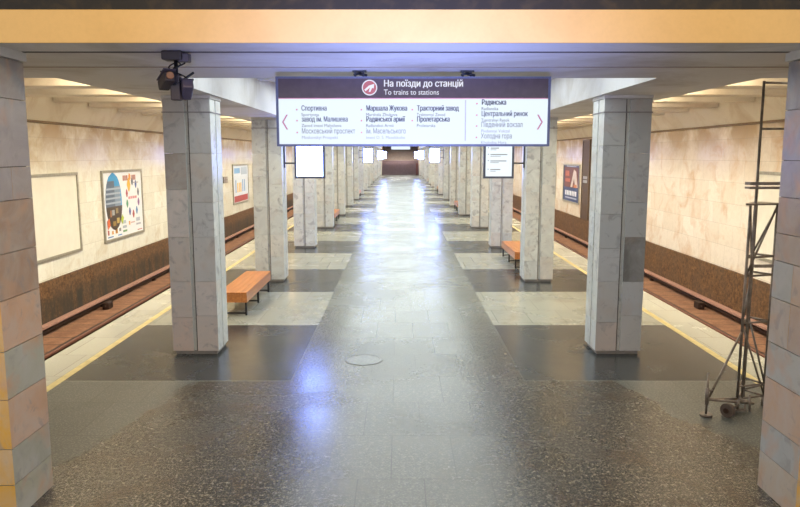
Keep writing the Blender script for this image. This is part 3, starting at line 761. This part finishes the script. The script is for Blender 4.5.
for a, za, b, zb in ((A, 1.60, Cv, 2.42), (A, 1.02, Cv, .14), (Bv, 1.58, A, 2.40), (Bv, 1.05, Cv, .28), (A, 1.06, Bv, 1.58), (Cv, 2.40, Bv, 1.84)):
    MB().tube(at(a, za), at(b, zb), .012, 8).build('diagonal_brace', TUBE, t)
MB().box(A.x - .03, Cv.x + .03, A.y - .02, Cv.y + .01, 2.655, 2.69).box(A.x - .03, Cv.x + .03, A.y - .015, Cv.y + .005, 2.61, 2.635).build('joint_plate', TUBE, t)
MB().prism([(A.x - .07, A.y - .04), (Cv.x + .05, Cv.y - .05), (Cv.x + .05, Cv.y), (Bv.x, Bv.y + .04), (A.x - .05, A.y + .02)], 'z', 2.425, 2.445).build('joint_plate', TUBE, t)
q = MB().tube(at(A, .12), (-.71, -.39, .20), .016).tube(at(A, .94), (-.68, -.375, .22), .014).tube((-.71, -.39, .20), (-.08, -.22, .09), .016).tube((-.08, -.22, .09), at(A, .12), .016)
q.build('outrigger', TUBE, t)
q = MB().tube((-.71, -.39, .03), (-.71, -.39, .52), .013).tube((-.71, -.39, .14), (-.71, -.39, .34), .022).tube((-.71, -.39, .30), (-.63, -.36, .30), .010); j = q.build('screw_jack', TUBE, t)
MB().tube((-.71, -.39, .001), (-.71, -.39, .03), .07, 18).build('jack_foot', TUBE, j)
wy = -.44; wd = MB(); wd.tube((-.50, wy, .082), (-.455, wy + .027, .082), .081, 22); wo = wd.build('wheel', RUBBER, t)
MB().tube((-.515, wy - .008, .082), (-.44, wy + .035, .082), .03, 14).build('hub', RUST, wo)
q = MB().tube((-.475, wy + .015, .095), (-.30, -.30, .095), .014).tube((-.30, -.30, .03), (-.30, -.30, .16), .016).box(-.40, -.22, -.33, -.27, .03, .05).tube((-.22, -.30, .04), (-.16, -.2, .12), .012).tube((-.16, -.30, .02), (-.16, -.28, .22), .012); q.build('axle_bracket', TUBE, t)
q = MB().tube(at(Cv, .12), (.62, .45, .16), .016).tube(at(Cv, .94), (.60, .43, .18), .014).tube(at(Bv, .12), (.62, .45, .16), .014); q.build('outrigger', TUBE, t)
q = MB().tube((.62, .45, .02), (.62, .45, .42), .013); j = q.build('screw_jack', TUBE, t); MB().tube((.62, .45, .001), (.62, .45, .03), .07, 18).build('jack_foot', TUBE, j)
for v in (A, Bv, Cv): MB().tube(at(v, .001), at(v, .12), .024).build('foot_tube', TUBE, t)

# ------------------------------------------------------------------ camera rig under the cross beam
t = thing('camera_rig', 'dark surveillance camera cluster hanging from the ceiling above the nearest left pillar', 'camera', (-1.97, 6.0, 3.849))
MB().box(-.10, .07, -.07, .07, -.075, -.001, .012).build('mount_box', CAMDARK, t)
MB().box(.03, .12, -.05, .04, -.09, -.02, .01).build('junction_box', CAMGREY, t)
MB().tube((0, 0, -.075), (0, 0, -.36), .016).build('stem', BLACK, t)
q = MB()
for k, (r, dx) in enumerate(((.035, .01), (.05, .03), (.03, -.02))):
    pts = [(dx + r * math.sin(i * .9 + k), -.02 + .02 * math.cos(i * .9), -.08 - i * .018) for i in range(13)]; q.path(pts, .006, 6)
q.build('cable', BLACK, t)
def cam_body(pos_, rz, ry, m, nm):
    e = MB().box(-.045, .045, -.10, .10, -.042, .042, .012).build(nm, m, t, pos_); e.rotation_euler = (math.radians(ry), 0, math.radians(rz))
    MB().tube((0, -.101, 0), (0, -.118, 0), .03, 16).build('lens', LENS, e)
    MB().box(-.052, .052, -.13, .09, .044, .052).build('sunshade', CAMGREY, e)
    return e
cam_body((-.075, -.03, -.245), 35, -20, CAMDARK, 'camera_housing'); cam_body((.075, .02, -.31), 205, 28, CAMGREY, 'camera_housing')
MB().box(-.045, .035, -.04, .04, -.40, -.19, .01).build('pivot_block', CAMDARK, t)
q = MB().tube((.04, 0, -.24), (.15, -.02, -.175), .010).tube((-.10, 0, -.19), (-.13, 0, -.16), .006).tube((-.02, -.05, -.20), (-.02, -.05, -.15), .03); q.build('bracket_arm', BLACK, t)
lt = MB().tube((-.035, -.045, -.225), (-.035, -.062, -.235), .024, 14).build('amber_lens', LENS, t)

# ------------------------------------------------------------------ floor drain, cable by the scaffold, post at the far stairs
t = thing('drain_cover', 'round drain cover set in the aisle floor', 'drain cover', (-.64, 10.05, 0))
MB().ring((0, 0), 'z', .245, .285, .0005, .005).build('rim', plain('worn_metal_rim', (.11, .11, .095), .3, .3), t)
MB().tube((0, 0, .0005), (0, 0, .003), .244, 36).build('lid', plain('cover_granite', (.125, .13, .11), .25, 0, .3, 20), t)
t = thing('red_post', 'dark red upright post at the right of the far stairs', 'post', (2.45, YEND - .5, 0))
MB().box(-.16, .16, -.12, .12, .001, 1.75, .02).build('post_body', PINKRED, t); MB().box(-.20, .20, -.16, .16, .001, .08).build('foot', BLACK, t)
